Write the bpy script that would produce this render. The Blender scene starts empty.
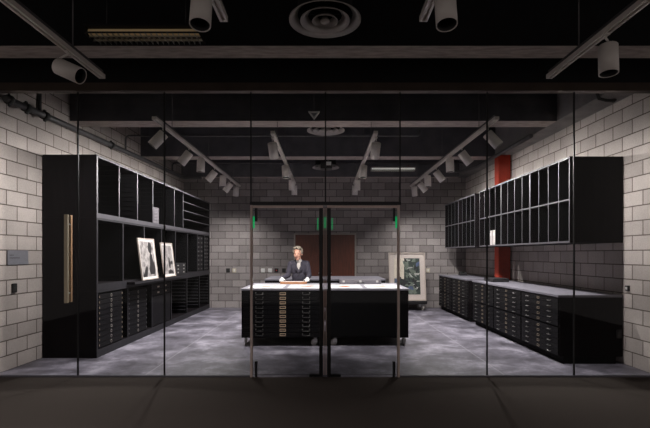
import bpy, bmesh, math, random
from mathutils import Vector, Matrix, Euler
random.seed(7)
scene = bpy.context.scene
COL = scene.collection
PI = math.pi
R = math.radians

# ------------------------------------------------------------------ materials
MATS = {}
def nodes_of(name):
    m = bpy.data.materials.new(name); m.use_nodes = True
    nt = m.node_tree; b = nt.nodes['Principled BSDF']
    return m, nt, b

def mat(name, c, c2=None, rough=0.5, metal=0.0, scale=8.0, bump=0.0, stretch=(1, 1, 1), spec=0.5, coat=0.0):
    m, nt, b = nodes_of(name)
    N, L = nt.nodes, nt.links
    if c2 is None: c2 = tuple(min(1, x * 0.82) for x in c)
    tc = N.new('ShaderNodeTexCoord'); mp = N.new('ShaderNodeMapping'); mp.inputs['Scale'].default_value = stretch
    nz = N.new('ShaderNodeTexNoise'); nz.inputs['Scale'].default_value = scale; nz.inputs['Detail'].default_value = 5
    L.new(tc.outputs['Object'], mp.inputs['Vector']); L.new(mp.outputs['Vector'], nz.inputs['Vector'])
    mx = N.new('ShaderNodeMix'); mx.data_type = 'RGBA'
    mx.inputs['A'].default_value = (*c, 1); mx.inputs['B'].default_value = (*c2, 1)
    rp = N.new('ShaderNodeMapRange'); rp.inputs['From Min'].default_value = .3; rp.inputs['From Max'].default_value = .7
    L.new(nz.outputs['Fac'], rp.inputs['Value']); L.new(rp.outputs['Result'], mx.inputs['Factor'])
    L.new(mx.outputs['Result'], b.inputs['Base Color'])
    b.inputs['Roughness'].default_value = rough; b.inputs['Metallic'].default_value = metal
    b.inputs['Specular IOR Level'].default_value = spec
    b.inputs['Coat Weight'].default_value = coat
    if bump:
        bp = N.new('ShaderNodeBump'); bp.inputs['Strength'].default_value = bump; bp.inputs['Distance'].default_value = .01
        L.new(nz.outputs['Fac'], bp.inputs['Height']); L.new(bp.outputs['Normal'], b.inputs['Normal'])
    MATS[name] = m
    return m

def emis(name, c, s):
    m, nt, b = nodes_of(name)
    b.inputs['Base Color'].default_value = (*c, 1)
    b.inputs['Emission Color'].default_value = (*c, 1); b.inputs['Emission Strength'].default_value = s
    MATS[name] = m
    return m

def block_mat(name, axis, off, c, c2, mortar):
    """concrete masonry units 406 x 203 mm, running bond"""
    m, nt, b = nodes_of(name); N, L = nt.nodes, nt.links
    tc = N.new('ShaderNodeTexCoord'); sp = N.new('ShaderNodeSeparateXYZ'); cb = N.new('ShaderNodeCombineXYZ')
    L.new(tc.outputs['Object'], sp.inputs[0])
    ad = N.new('ShaderNodeMath'); ad.operation = 'SUBTRACT'; ad.inputs[1].default_value = off
    L.new(sp.outputs[axis], ad.inputs[0]); L.new(ad.outputs[0], cb.inputs['X'])
    az = N.new('ShaderNodeMath'); az.operation = 'ADD'; az.inputs[1].default_value = .004
    L.new(sp.outputs['Z'], az.inputs[0]); L.new(az.outputs[0], cb.inputs['Y'])
    br = N.new('ShaderNodeTexBrick')
    br.offset = .5; br.offset_frequency = 2; br.squash = 1
    br.inputs['Scale'].default_value = 1.0; br.inputs['Brick Width'].default_value = .4064; br.inputs['Row Height'].default_value = .2032
    br.inputs['Mortar Size'].default_value = .0082; br.inputs['Mortar Smooth'].default_value = .25; br.inputs['Bias'].default_value = -.1
    br.inputs['Color1'].default_value = (*c, 1); br.inputs['Color2'].default_value = (*c2, 1); br.inputs['Mortar'].default_value = (*mortar, 1)
    L.new(cb.outputs[0], br.inputs['Vector'])
    nz = N.new('ShaderNodeTexNoise'); nz.inputs['Scale'].default_value = 60; nz.inputs['Detail'].default_value = 6
    L.new(tc.outputs['Object'], nz.inputs['Vector'])
    nz2 = N.new('ShaderNodeTexNoise'); nz2.inputs['Scale'].default_value = 2.2; nz2.inputs['Detail'].default_value = 3
    L.new(tc.outputs['Object'], nz2.inputs['Vector'])
    av = N.new('ShaderNodeMath'); av.operation = 'ADD'; L.new(nz.outputs['Fac'], av.inputs[0]); L.new(nz2.outputs['Fac'], av.inputs[1])
    rp = N.new('ShaderNodeMapRange'); rp.inputs['From Min'].default_value = .6; rp.inputs['From Max'].default_value = 1.4
    rp.inputs['To Min'].default_value = .8; rp.inputs['To Max'].default_value = 1.14
    L.new(av.outputs[0], rp.inputs['Value'])
    mu = N.new('ShaderNodeVectorMath'); mu.operation = 'SCALE'
    L.new(br.outputs['Color'], mu.inputs[0]); L.new(rp.outputs['Result'], mu.inputs['Scale'])
    L.new(mu.outputs[0], b.inputs['Base Color'])
    b.inputs['Roughness'].default_value = .92; b.inputs['Specular IOR Level'].default_value = .2
    h = N.new('ShaderNodeMath'); h.operation = 'MULTIPLY_ADD'; h.inputs[1].default_value = -1; h.inputs[2].default_value = 1
    L.new(br.outputs['Fac'], h.inputs[0])
    h2 = N.new('ShaderNodeMath'); h2.operation = 'MULTIPLY_ADD'; h2.inputs[1].default_value = .12
    L.new(nz.outputs['Fac'], h2.inputs[0]); L.new(h.outputs[0], h2.inputs[2])
    bp = N.new('ShaderNodeBump'); bp.inputs['Strength'].default_value = .8; bp.inputs['Distance'].default_value = .008
    L.new(h2.outputs[0], bp.inputs['Height']); L.new(bp.outputs['Normal'], b.inputs['Normal'])
    return m

def concrete_floor():
    m, nt, b = nodes_of('polished_concrete'); N, L = nt.nodes, nt.links
    tc = N.new('ShaderNodeTexCoord')
    def noise(s, d, r=.55, dist=0.0):
        n = N.new('ShaderNodeTexNoise'); n.inputs['Scale'].default_value = s; n.inputs['Detail'].default_value = d
        n.inputs['Roughness'].default_value = r; n.inputs['Distortion'].default_value = dist
        L.new(tc.outputs['Object'], n.inputs['Vector']); return n
    a = noise(1.7, 10, .70, .25); f = noise(14, 7, .65)
    mixn = N.new('ShaderNodeMath'); mixn.operation = 'MULTIPLY_ADD'; mixn.inputs[1].default_value = .3
    L.new(f.outputs['Fac'], mixn.inputs[0]); L.new(a.outputs['Fac'], mixn.inputs[2])
    rp = N.new('ShaderNodeValToRGB'); e = rp.color_ramp.elements
    e[0].position = .52; e[0].color = (.055, .050, .062, 1); e[1].position = .80; e[1].color = (.31, .29, .345, 1)
    k = e.new(.66); k.color = (.135, .125, .155, 1)
    L.new(mixn.outputs[0], rp.inputs['Fac'])
    sp = N.new('ShaderNodeSeparateXYZ'); L.new(tc.outputs['Object'], sp.inputs[0])
    ab = N.new('ShaderNodeMath'); ab.operation = 'ABSOLUTE'; L.new(sp.outputs['X'], ab.inputs[0])
    def near(sock, v, w):
        n = N.new('ShaderNodeMath'); n.operation = 'COMPARE'; n.inputs[1].default_value = v; n.inputs[2].default_value = w
        L.new(sock, n.inputs[0]); return n
    j1 = near(ab.outputs[0], 2.33, .006); j2 = near(sp.outputs['Y'], 9.4, .006)
    mxj = N.new('ShaderNodeMath'); mxj.operation = 'MAXIMUM'; L.new(j1.outputs[0], mxj.inputs[0]); L.new(j2.outputs[0], mxj.inputs[1])
    mx = N.new('ShaderNodeMix'); mx.data_type = 'RGBA'; mx.inputs['B'].default_value = (.42, .40, .44, 1)
    half = N.new('ShaderNodeMath'); half.operation = 'MULTIPLY'; half.inputs[1].default_value = .6
    L.new(mxj.outputs[0], half.inputs[0]); L.new(half.outputs[0], mx.inputs['Factor'])
    L.new(rp.outputs['Color'], mx.inputs['A']); L.new(mx.outputs['Result'], b.inputs['Base Color'])
    rr = N.new('ShaderNodeMapRange'); rr.inputs['To Min'].default_value = .3; rr.inputs['To Max'].default_value = .55
    L.new(f.outputs['Fac'], rr.inputs['Value']); L.new(rr.outputs['Result'], b.inputs['Roughness'])
    bp = N.new('ShaderNodeBump'); bp.inputs['Strength'].default_value = .06; bp.inputs['Distance'].default_value = .01
    L.new(f.outputs['Fac'], bp.inputs['Height']); L.new(bp.outputs['Normal'], b.inputs['Normal'])
    return m

def glass_mat(name, tint=(.97, .985, .975)):
    m = bpy.data.materials.new(name); m.use_nodes = True; nt = m.node_tree; N, L = nt.nodes, nt.links
    N.clear(); o = N.new('ShaderNodeOutputMaterial'); t = N.new('ShaderNodeBsdfTransparent'); g = N.new('ShaderNodeBsdfGlossy')
    t.inputs['Color'].default_value = (*tint, 1); g.inputs['Roughness'].default_value = .02
    mx = N.new('ShaderNodeMixShader'); fr = N.new('ShaderNodeFresnel'); fr.inputs['IOR'].default_value = 1.25
    L.new(fr.outputs[0], mx.inputs[0]); L.new(t.outputs[0], mx.inputs[1]); L.new(g.outputs[0], mx.inputs[2]); L.new(mx.outputs[0], o.inputs[0])
    return m

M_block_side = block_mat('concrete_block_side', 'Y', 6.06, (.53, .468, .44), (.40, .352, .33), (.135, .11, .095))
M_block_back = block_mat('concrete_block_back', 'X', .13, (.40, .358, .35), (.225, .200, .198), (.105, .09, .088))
M_floor = concrete_floor()
M_carpet = mat('carpet', (.165, .135, .120), (.085, .072, .064), .95, scale=220, bump=.6, spec=.1)
M_dark_beam = mat('blue_black_paint', (.12, .117, .132), (.08, .079, .09), .85, scale=3, spec=.2)
M_black_ceiling = mat('black_ceiling_paint', (.010, .010, .011), (.007, .007, .008), .85, scale=3, spec=.2)
M_beam_soffit = mat('raw_concrete_edge', (.56, .49, .45), (.33, .285, .26), .9, scale=5, bump=.5, stretch=(1, 4, 1), spec=.2)
M_grey_beam = mat('grey_painted_beam', (.27, .255, .255), (.20, .19, .195), .8, scale=4, spec=.3)
M_bulk = mat('black_bulkhead', (.012, .012, .013), None, .7, spec=.2)
M_header = mat('bronze_metal', (.10, .075, .06), (.07, .052, .042), .4, .6, scale=3)
M_glass = glass_mat('clear_glass')
M_seal = mat('black_sealant', (.012, .012, .012), None, .5)
M_blackmetal = mat('black_metal', (.014, .013, .014), None, .35, .2)
M_satin = mat('satin_metal', (.90, .74, .68), (.80, .66, .60), .5, .1, scale=20)
M_green = emis('green_reflected_glow', (.005, .50, .15), 0.32)  # emissive stand-in for an exit sign's green reflection, not a lamp
M_woodpull = mat('pale_wood_pull', (.85, .75, .56), (.70, .58, .40), .45, 0, 20, stretch=(6, 6, .5))
M_brownpull = mat('brown_wood_pull', (.36, .21, .11), (.25, .14, .08), .45, 0, 20, stretch=(6, 6, .5))
M_blackwood = mat('black_stained_wood', (.0095, .0075, .0088), (.006, .0048, .0058), .65, 0, 14, stretch=(1, 1, .12), spec=.06)
M_edge = mat('grey_edge_band', (.075, .070, .081), (.058, .054, .063), .45, 0, 10)
M_edge_dark = mat('charcoal_edge_band', (.030, .028, .033), (.022, .021, .025), .55, 0, 10, spec=.2)
M_black_in = mat('black_laminate', (.0035, .0032, .004), (.0025, .0024, .003), .75, 0, 6, spec=.12)
M_drawer = mat('black_drawer_front', (.0085, .0078, .0095), (.006, .0055, .0065), .55, 0, 8, spec=.12)
M_chrome = mat('bright_nickel', (.70, .68, .66), (.6, .58, .57), .3, .5, 20)
M_brass = mat('brass', (.85, .64, .46), (.72, .53, .37), .4, .15, 20)
M_dim_steel = mat('dim_steel', (.17, .165, .16), (.12, .118, .115), .35, .4, 20)
M_dull_brass = mat('dull_brass', (.30, .24, .18), (.23, .185, .14), .45, .3, 20)
M_label = mat('cream_label', (.62, .52, .42), (.52, .43, .34), .6, 0, 30)
M_counter = mat('lavender_grey_top', (.20, .19, .225), (.16, .152, .18), .45, 0, 5)
M_table = mat('pale_work_surface', (.30, .285, .33), (.25, .238, .275), .5, 0, 6)
M_red = mat('red_oxide_paint', (.33, .034, .017), (.25, .026, .013), .65, 0, 6, bump=.05, spec=.15)
M_can = mat('light_grey_enamel', (.80, .75, .71), (.74, .69, .65), .42, .05, 6)
M_can_in = mat('black_baffle', (.01, .01, .01), None, .6)
M_track = mat('pale_track', (.78, .73, .69), (.7, .65, .61), .4, .1, 12)
M_lens = emis('lit_lens', (1, .94, .86), 3.0)
M_lens_off = mat('unlit_lens', (.03, .012, .01), None, .12)
M_pipe = mat('grey_pipe', (.11, .105, .11), (.085, .08, .085), .5, .3, 8)
M_conduit = mat('galvanised_conduit', (.13, .125, .13), (.09, .085, .09), .5, .4, 10)
M_diff = mat('grey_diffuser', (.36, .33, .315), (.31, .285, .27), .5, .2, 8)
M_fixture = mat('grey_fixture', (.30, .27, .25), None, .45, .4)
M_louver = mat('aluminium_louver', (.55, .54, .50), None, .3, .8)
M_tube = emis('dim_tube', (.85, .62, .34), .03)
M_tube_w = emis('dim_white_tube', (.9, .86, .82), .18)
M_whiteplastic = mat('white_plastic', (.88, .87, .85), None, .45)
M_offwhite = mat('ivory_plastic', (.62, .55, .42), None, .5)
M_plaque = mat('grey_plaque', (.30, .295, .33), (.26, .256, .29), .4, .3, 30)
M_ink = mat('dark_ink', (.06, .06, .07), None, .6)
M_doorwood = mat('red_brown_veneer', (.17, .050, .030), (.10, .030, .018), .4, 0, 10, stretch=(5, 5, .35))
M_doorframe = mat('pale_door_frame', (.42, .38, .34), None, .5)
M_frame_w = mat('pale_wood_frame', (.50, .42, .375), (.42, .355, .315), .5, 0, 14)
M_matboard = mat('cream_mat_board', (.56, .485, .45), (.52, .445, .41), .8, 0, 20)
M_paper = mat('white_paper', (.74, .71, .70), (.70, .67, .66), .7, 0, 12)
M_photo_l = mat('photo_light_grey', (.48, .44, .43), (.10, .09, .09), .5, 0, 9)
M_photo_d = mat('photo_dark', (.025, .022, .024), (.012, .011, .012), .5, 0, 9)
M_photo_m = mat('photo_mid_grey', (.30, .27, .27), (.10, .09, .09), .5, 0, 14)
M_rust = mat('rust_print', (.38, .09, .035), (.42, .16, .08), .6, 0, 40)
M_art = [mat('art_dark_green', (.035, .055, .045), (.02, .03, .027), .6, 0, 12), mat('art_blue', (.08, .11, .22), (.05, .07, .12), .6, 0, 14),
         mat('art_black', (.012, .013, .016), None, .6), mat('art_pale', (.46, .46, .42), (.33, .34, .32), .6, 0, 12),
         mat('art_sage', (.16, .19, .155), (.10, .12, .10), .6, 0, 14), mat('art_cream', (.68, .60, .50), None, .6)]
M_box_w = mat('white_box_board', (.55, .50, .49), (.49, .45, .44), .7, 0, 8)
M_box_l = mat('pale_lilac_box', (.17, .155, .172), (.11, .10, .115), .7, 0, 25)
M_box_d = mat('charcoal_box', (.018, .017, .02), None, .55)
M_case = mat('grey_case', (.17, .155, .17), (.13, .12, .135), .5, 0, 20)
M_rubber = mat('dark_rubber', (.02, .02, .02), None, .7)
M_wheel = mat('grey_wheel', (.42, .39, .36), None, .4)
M_skin = mat('skin', (.66, .36, .26), (.60, .31, .22), .5, 0, 15)
M_hair = mat('grey_hair', (.30, .25, .20), (.12, .095, .07), .6, 0, 40, bump=.6, stretch=(1, 1, .4))
M_jacket = mat('charcoal_jacket', (.050, .044, .064), (.036, .032, .048), .8, 0, 60, bump=.15)
M_trouser = mat('dark_trousers', (.02, .018, .022), None, .8)
M_shirt = mat('white_shirt', (.74, .68, .64), None, .7)
M_glove = mat('white_cotton_glove', (.86, .84, .82), None, .8)
M_eye = mat('dark_iris', (.04, .028, .02), None, .25)
M_lip = mat('lip', (.42, .14, .12), None, .5)
M_shoe = mat('black_shoe', (.01, .01, .01), None, .3)
M_woodtray = mat('orange_wood', (.50, .22, .09), (.40, .17, .07), .5, 0, 14)

# ------------------------------------------------------------------ mesh builder
class MB:
    def __init__(s): s.bm = bmesh.new(); s.M = None
    def _fin(s, vs, fs, mi, smooth):
        if s.M is not None: bmesh.ops.transform(s.bm, matrix=s.M, verts=vs)
        for f in fs: f.material_index = mi; f.smooth = smooth
    def box(s, x0, x1, y0, y1, z0, z1, mi=0, front=None):
        """front: material index for the face looking to -y"""
        v = [s.bm.verts.new(p) for p in ((x0, y0, z0), (x1, y0, z0), (x1, y1, z0), (x0, y1, z0), (x0, y0, z1), (x1, y0, z1), (x1, y1, z1), (x0, y1, z1))]
        fs = [s.bm.faces.new([v[i] for i in q]) for q in ((3, 2, 1, 0), (4, 5, 6, 7), (0, 1, 5, 4), (1, 2, 6, 5), (2, 3, 7, 6), (3, 0, 4, 7))]
        s._fin(v, fs, mi, False)
        if front is not None: fs[2].material_index = front
        return fs
    def cyl(s, p0, p1, r0, r1=None, seg=16, mi=0, caps=True, smooth=True):
        r1 = r0 if r1 is None else r1
        p0, p1 = Vector(p0), Vector(p1); d = (p1 - p0).normalized()
        a = d.orthogonal().normalized(); b = d.cross(a)
        A, B = [], []
        for i in range(seg):
            t = 2 * PI * i / seg; q = a * math.cos(t) + b * math.sin(t)
            A.append(s.bm.verts.new(p0 + q * r0)); B.append(s.bm.verts.new(p1 + q * r1))
        fs = [s.bm.faces.new((A[i], A[(i + 1) % seg], B[(i + 1) % seg], B[i])) for i in range(seg)]
        s._fin(A + B, fs, mi, smooth)
        if caps:
            c = [s.bm.faces.new(list(reversed(A))), s.bm.faces.new(B)]
            for f in c: f.material_index = mi
    def tube(s, pts, r, seg=8, mi=0):
        pts = [Vector(p) for p in pts]; rings = []
        up = None
        for i, p in enumerate(pts):
            d = (pts[min(i + 1, len(pts) - 1)] - pts[max(i - 1, 0)]).normalized()
            a = d.orthogonal().normalized() if up is None else (up - d * up.dot(d)).normalized()
            up = a; b = d.cross(a)
            rings.append([s.bm.verts.new(p + (a * math.cos(2 * PI * k / seg) + b * math.sin(2 * PI * k / seg)) * r) for k in range(seg)])
        fs = []
        for A, B in zip(rings, rings[1:]):
            fs += [s.bm.faces.new((A[i], A[(i + 1) % seg], B[(i + 1) % seg], B[i])) for i in range(seg)]
        s._fin([v for q in rings for v in q], fs, mi, True)
        for f in (s.bm.faces.new(list(reversed(rings[0]))), s.bm.faces.new(rings[-1])): f.material_index = mi
    def lathe(s, prof, c=(0, 0, 0), seg=40, mi=0, closed=False, smooth=True):
        rings = []
        for r, z in prof:
            if r < 1e-5: rings.append([s.bm.verts.new((c[0], c[1], c[2] + z))])
            else: rings.append([s.bm.verts.new((c[0] + r * math.cos(2 * PI * k / seg), c[1] + r * math.sin(2 * PI * k / seg), c[2] + z)) for k in range(seg)])
        prs = list(zip(rings, rings[1:])) + ([(rings[-1], rings[0])] if closed else [])
        fs = []
        for A, B in prs:
            for i in range(seg):
                j = (i + 1) % seg
                if len(A) == 1 and len(B) == 1: continue
                if len(A) == 1: fs.append(s.bm.faces.new((A[0], B[j], B[i])))
                elif len(B) == 1: fs.append(s.bm.faces.new((A[i], A[j], B[0])))
                else: fs.append(s.bm.faces.new((A[i], A[j], B[j], B[i])))
        s._fin([v for q in rings for v in q], fs, mi, smooth)
    def prism(s, poly, y0, y1, mi=0):
        """polygon of (x, z) extruded from y0 to y1"""
        A = [s.bm.verts.new((x, y0, z)) for x, z in poly]; B = [s.bm.verts.new((x, y1, z)) for x, z in poly]
        n = len(poly); fs = [s.bm.faces.new(A), s.bm.faces.new(list(reversed(B)))]
        fs += [s.bm.faces.new((A[i], B[i], B[(i + 1) % n], A[(i + 1) % n])) for i in range(n)]
        s._fin(A + B, fs, mi, False)
    def ell(s, c, r, rot=None, seg=20, mi=0):
        g = bmesh.ops.create_uvsphere(s.bm, u_segments=seg, v_segments=max(8, seg // 2), radius=1.0)
        T = Matrix.Translation(Vector(c)) @ ((Euler(rot).to_matrix().to_4x4()) if rot else Matrix.Identity(4)) @ Matrix.Diagonal((*r, 1))
        vs = g['verts']
        bmesh.ops.transform(s.bm, matrix=T, verts=vs)
        fs = {f for v in vs for f in v.link_faces}
        s._fin(vs, fs, mi, True)
    def cap(s, p0, p1, r0, r1=None, seg=16):
        """capsule with tapering radius"""
        r1 = r0 if r1 is None else r1
        s.cyl(p0, p1, r0, r1, seg); s.ell(p0, (r0,) * 3, seg=seg); s.ell(p1, (r1,) * 3, seg=seg)
    def build(s, name, mats, parent=None, loc=None, bevel=0.0, rot=None):
        bmesh.ops.recalc_face_normals(s.bm, faces=s.bm.faces)
        me = bpy.data.meshes.new(name); s.bm.to_mesh(me); s.bm.free()
        for m in (mats if isinstance(mats, (list, tuple)) else [mats]): me.materials.append(m)
        o = bpy.data.objects.new(name, me); COL.objects.link(o)
        if parent is not None: o.parent = parent
        if loc is not None: o.location = loc
        if rot is not None: o.rotation_euler = rot
        if bevel:
            b = o.modifiers.new('bevel', 'BEVEL'); b.width = bevel; b.segments = 2; b.limit_method = 'ANGLE'; b.angle_limit = R(40)
        return o

def tag(o, label=None, cat=None, group=None, kind=None):
    if label: o['label'] = label
    if cat: o['category'] = cat
    if group: o['group'] = group
    if kind: o['kind'] = kind
    return o
def thing(name, label, cat, loc=(0, 0, 0), rz=0.0, group=None):
    o = bpy.data.objects.new(name, None); COL.objects.link(o); o.empty_display_size = .1
    o.location = loc; o.rotation_euler = (0, 0, rz)
    return tag(o, label, cat, group)
def struct(o): o['kind'] = 'structure'; return o
def copy_tree(o, parent=None):
    c = o.copy(); COL.objects.link(c)
    if parent is not None: c.parent = parent
    for ch in list(o.children): copy_tree(ch, c)
    return c
def bx(name, m, x0, x1, y0, y1, z0, z1, parent=None, bevel=0, mi_front=None):
    b = MB(); b.box(x0, x1, y0, y1, z0, z1, front=mi_front); return b.build(name, m, parent, bevel=bevel)

# ------------------------------------------------------------------ the room
GY = 5.744            # glass line
BY = 13.16            # back wall
H = 1.57              # eye height
def WL(d): return -(4.13 + .0225 * (BY - d))
def WR(d): return 4.115 + .0235 * (BY - d)
TOP = 4.45

def wall_side(name, f, sgn):
    b = MB(); y0, y1 = GY - .05, BY + .2
    bm = b.bm
    pts = [(f(y0), y0), (f(y1), y1), (f(y1) + sgn * .2, y1), (f(y0) + sgn * .2, y0)]
    A = [bm.verts.new((x, y, 0)) for x, y in pts]; B = [bm.verts.new((x, y, TOP)) for x, y in pts]
    bm.faces.new(A); bm.faces.new(list(reversed(B)))
    for i in range(4): bm.faces.new((A[i], A[(i + 1) % 4], B[(i + 1) % 4], B[i]))
    return struct(b.build(name, M_block_side))
wall_side('wall_left', WL, -1); wall_side('wall_right', WR, 1)
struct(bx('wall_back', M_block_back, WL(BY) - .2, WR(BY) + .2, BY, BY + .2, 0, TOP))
struct(bx('floor', M_floor, -4.5, 4.5, GY - .02, BY + .2, -.1, 0))
struct(bx('floor_lobby', M_carpet, -6.5, 6.5, -3.0, GY - .02, -.1, .004))
struct(bx('ceiling', M_black_ceiling, -6.5, 6.5, -3.0, BY + .2, TOP, TOP + .1))
def beam(x0, x1, y0, y1, m=None):
    b = MB(); fs = b.box(x0, x1, y0, y1, 3.79, TOP); fs[0].material_index = 1
    o = b.build('ceiling_beam', [m or M_dark_beam, M_beam_soffit]); struct(o)
beam(-6.0, 6.0, 4.80, 5.10, M_black_ceiling)
beam(WL(7.5), 3.87, 7.51, 7.87)
beam(WL(10.2), 3.87, 10.24, 10.60)
beam(WL(13), 3.87, 12.95, BY)
b = MB(); b.box(3.87, 4.30, GY + .06, BY, 3.79, TOP); struct(b.build('ceiling_beam', M_grey_beam))
struct(bx('wall_front', M_bulk, -6.0, 6.0, GY - .045, GY + .045, 3.74, TOP))
struct(bx('wall_front_left', M_dark_beam, -6.5, WL(GY) - .2, GY - .045, GY + .045, .004, 3.637))
struct(bx('wall_front_right', M_dark_beam, WR(GY) + .2, 6.5, GY - .045, GY + .045, .004, 3.637))
struct(bx('trim_1', M_header, -6.0, 6.0, GY - .05, GY + .05, 3.637, 3.74))
# shop side walls, floor channel
gl, gr = WL(GY), WR(GY)
struct(bx('trim_2', M_counter, gl, -.945, GY - .02, GY + .02, 0.004, .024))
struct(bx('trim_3', M_counter, .957, gr, GY - .02, GY + .02, 0.004, .024))
# red column at the right wall, in the gap between the cabinets
b = MB()
b.box(3.89, 4.15, 10.07, 10.095, 0, 3.79); b.box(3.89, 4.15, 10.30, 10.325, 0, 3.79); b.box(4.01, 4.03, 10.095, 10.30, 0, 3.79)
b.box(3.885, 3.895, 10.095, 10.30, 0, 3.79)
tag(struct(b.build('steel_column', M_red)), 'red painted steel column between the black cabinets on the right wall', 'column')

# glass partition
JX = [gl, -3.153, -2.049, -.945]
JXR = [.957, 2.068, 3.178, gr]
n = 1
def pane(x0, x1, z0, z1, s0, s1, top=False):
    global n
    o = bx('window_%d' % n, M_glass, x0 + .009, x1 - .009, GY - .006, GY + .006, z0, z1); struct(o)
    if s1: bx('joint_seal', M_seal, x1 - .009, x1 + .009, GY - .008, GY + .008, z0, z1, o)
    n += 1
    return o
for i in range(3): pane(JX[i], JX[i + 1], .024, 3.637, 0, 1)
pane(-.945, 0.006, 2.235, 3.637, 0, 1); pane(0.006, .957, 2.235, 3.637, 0, 1)
for i in range(3): pane(JXR[i], JXR[i + 1], .024, 3.637, 0, i < 2)
struct(bx('trim_4', M_blackmetal, -.954, .966, GY - .03, GY + .03, 2.192, 2.235))
for k, x in enumerate((-.936, .936)):
    struct(bx('trim_%d' % (5 + k), M_satin, x - .014, x + .014, GY - .03, GY + .03, .004, 2.192))

def glass_door(nm, sx):
    """sx = -1: left leaf, +1: right leaf; the hinge is at the outer side"""
    def xx(a, c): return (min(sx * a, sx * c), max(sx * a, sx * c))
    x0, x1 = xx(.026, .918)
    d = struct(bx(nm, M_glass, x0, x1, GY - .006, GY + .006, .03, 2.155))
    x0, x1 = xx(.026, .918); bx('top_rail', M_satin, x0, x1, GY - .022, GY + .022, 2.157, 2.188, d, .002)
    x0, x1 = xx(.028, .074); bx('pull_bar', M_blackmetal, x0, x1, GY - .075, GY - .030, .02, 2.150, d, .004)
    x0, x1 = xx(.030, .072); bx('pull_bar', M_blackmetal, x0, x1, GY + .030, GY + .070, .02, 2.150, d, .004)
    for z in (.3, 1.1, 1.9):
        b = MB(); b.cyl((sx * .051, GY - .030, z), (sx * .051, GY + .030, z), .012); b.build('standoff', M_chrome, d)
    x0, x1 = xx(.865, .893)
    bx('pivot', M_blackmetal, x0, x1, GY - .03, GY + .03, 1.985, 2.155, d); bx('pivot', M_blackmetal, x0, x1, GY - .03, GY + .03, .008, .20, d)
    x0, x1 = xx(.075, .20); bx('floor_lock', M_blackmetal, x0, x1, GY - .02, GY + .02, .008, .035, d)
    x0, x1 = xx(.005, .022); bx('edge_strip', M_satin, x0, x1, GY - .012, GY + .012, .03, 2.150, d)
    x0, x1 = xx(.896, .917); bx('green_reflection', M_green, x0, x1, GY - .014, GY - .007, 1.90, 2.05, d)  # exit sign's reflection on the door edges, put in as glowing strips
    x0, x1 = xx(.086, .096); bx('green_reflection', M_green, x0, x1, GY - .012, GY - .007, 1.88, 2.03, d)
    x0, x1 = xx(.004, .009); bx('green_reflection', M_green, x0, x1, GY - .018, GY - .0125, 1.90, 2.04, d)
    return d
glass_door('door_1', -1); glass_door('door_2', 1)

# pull handle on the far left pane
t = thing('pull_handle', 'tall pale wooden pull handle on the far left glass pane', 'handle', (-3.29, GY, .95))
bx('front_bar', M_woodpull, 0, .043, -.075, -.035, 0, 1.12, t, .005)
bx('rear_bar', M_brownpull, -.018, .027, .035, .075, 0, 1.12, t, .005)
for z in (.12, 1.0):
    b = MB(); b.cyl((.014, -.035, z), (.014, -.007, z), .009, seg=10); b.build('standoff', M_chrome, t)
    b = MB(); b.cyl((.014, .007, z), (.014, .035, z), .009, seg=10); b.build('standoff', M_chrome, t)

# doors in the back wall
for k, (x0, x1) in enumerate(((-.865, -.004), (.004, .865))):
    d = struct(bx('door_%d' % (3 + k), M_doorwood, x0, x1, BY - .035, BY - .002, .01, 2.13))
    hx = x1 - .07 if k == 0 else x0 + .07
    b = MB(); b.cyl((hx, BY - .036, 1.02), (hx, BY - .08, 1.02), .012); b.tube([(hx, BY - .075, 1.02), (hx + (-.06 if k == 0 else .06), BY - .075, 1.02), (hx + (-.12 if k == 0 else .12), BY - .07, 1.015)], .01)
    b.build('door_lever', M_chrome, d)
b = MB(); b.box(-.91, -.868, BY - .045, BY - .001, 0, 2.175); b.box(.868, .91, BY - .045, BY - .001, 0, 2.175); b.box(-.868, .868, BY - .045, BY - .001, 2.133, 2.175)
struct(b.build('trim_7', M_doorframe))

# ------------------------------------------------------------------ storage along the left wall
LANG = R(90) - math.atan(.0127)
def lpos(s): return (-3.44 + .0127 * s, 6.78 + s, 0)
def divider_mb(x, y0, y1, z0, z1, w=.036, runners=0.0, gap=.085):
    b = MB(); b.box(x - w / 2, x + w / 2, y0, y1, z0, z1, 0, 1)
    if runners:
        z = z0 + gap
        while z < z1 - gap * .6:
            b.box(x - w / 2 - .016, x - w / 2 - .0002, y0 + .05, y1 - .02, z, z + .012); b.box(x + w / 2 + .0002, x + w / 2 + .016, y0 + .05, y1 - .02, z, z + .012)
            z += gap
    return b
def tier(name, label, z0, z1, divs, L, D, bt, tt, runners, shelves=(), dark=False):
    t = thing(name, label, 'shelving', (lpos(0)[0], lpos(0)[1], z0), LANG, 'black storage tiers on the left wall')
    h = z1 - z0; me = M_edge_dark if dark else M_edge; m2 = [M_black_in, me]; me = [M_blackwood, me]
    bx('side_panel', me, 0, .04, 0, D + .055, 0, h, t, mi_front=1); bx('side_panel', me, L - .04, L, 0, D, 0, h, t, mi_front=1)
    bx('bottom_panel', me, .0402, L - .0402, 0, D, 0, bt, t, mi_front=1); bx('top_panel', me, .0402, L - .0402, 0, D, h - tt, h, t, mi_front=1)
    bx('back_panel', m2, .0402, L - .0402, D - .02, D, bt + .0002, h - tt - .0002, t)
    for i, x in enumerate(divs):
        divider_mb(x, .002, D - .021, bt + .0002, h - tt - .0002, runners=runners).build('divider', m2, t)
    for (x0, x1, z) in shelves: bx('shelf', m2, x0, x1, .004, D - .022, z, z + .022, t, mi_front=1)
    return t
LL, LD = 6.33, .765
low = tier('shelving_unit', 'lowest black storage tier on the floor along left wall', .0, 1.01, [1.05, 2.11, 3.19, 4.27, 5.33], LL, LD, .12, .03, .0, dark=True)
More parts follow.
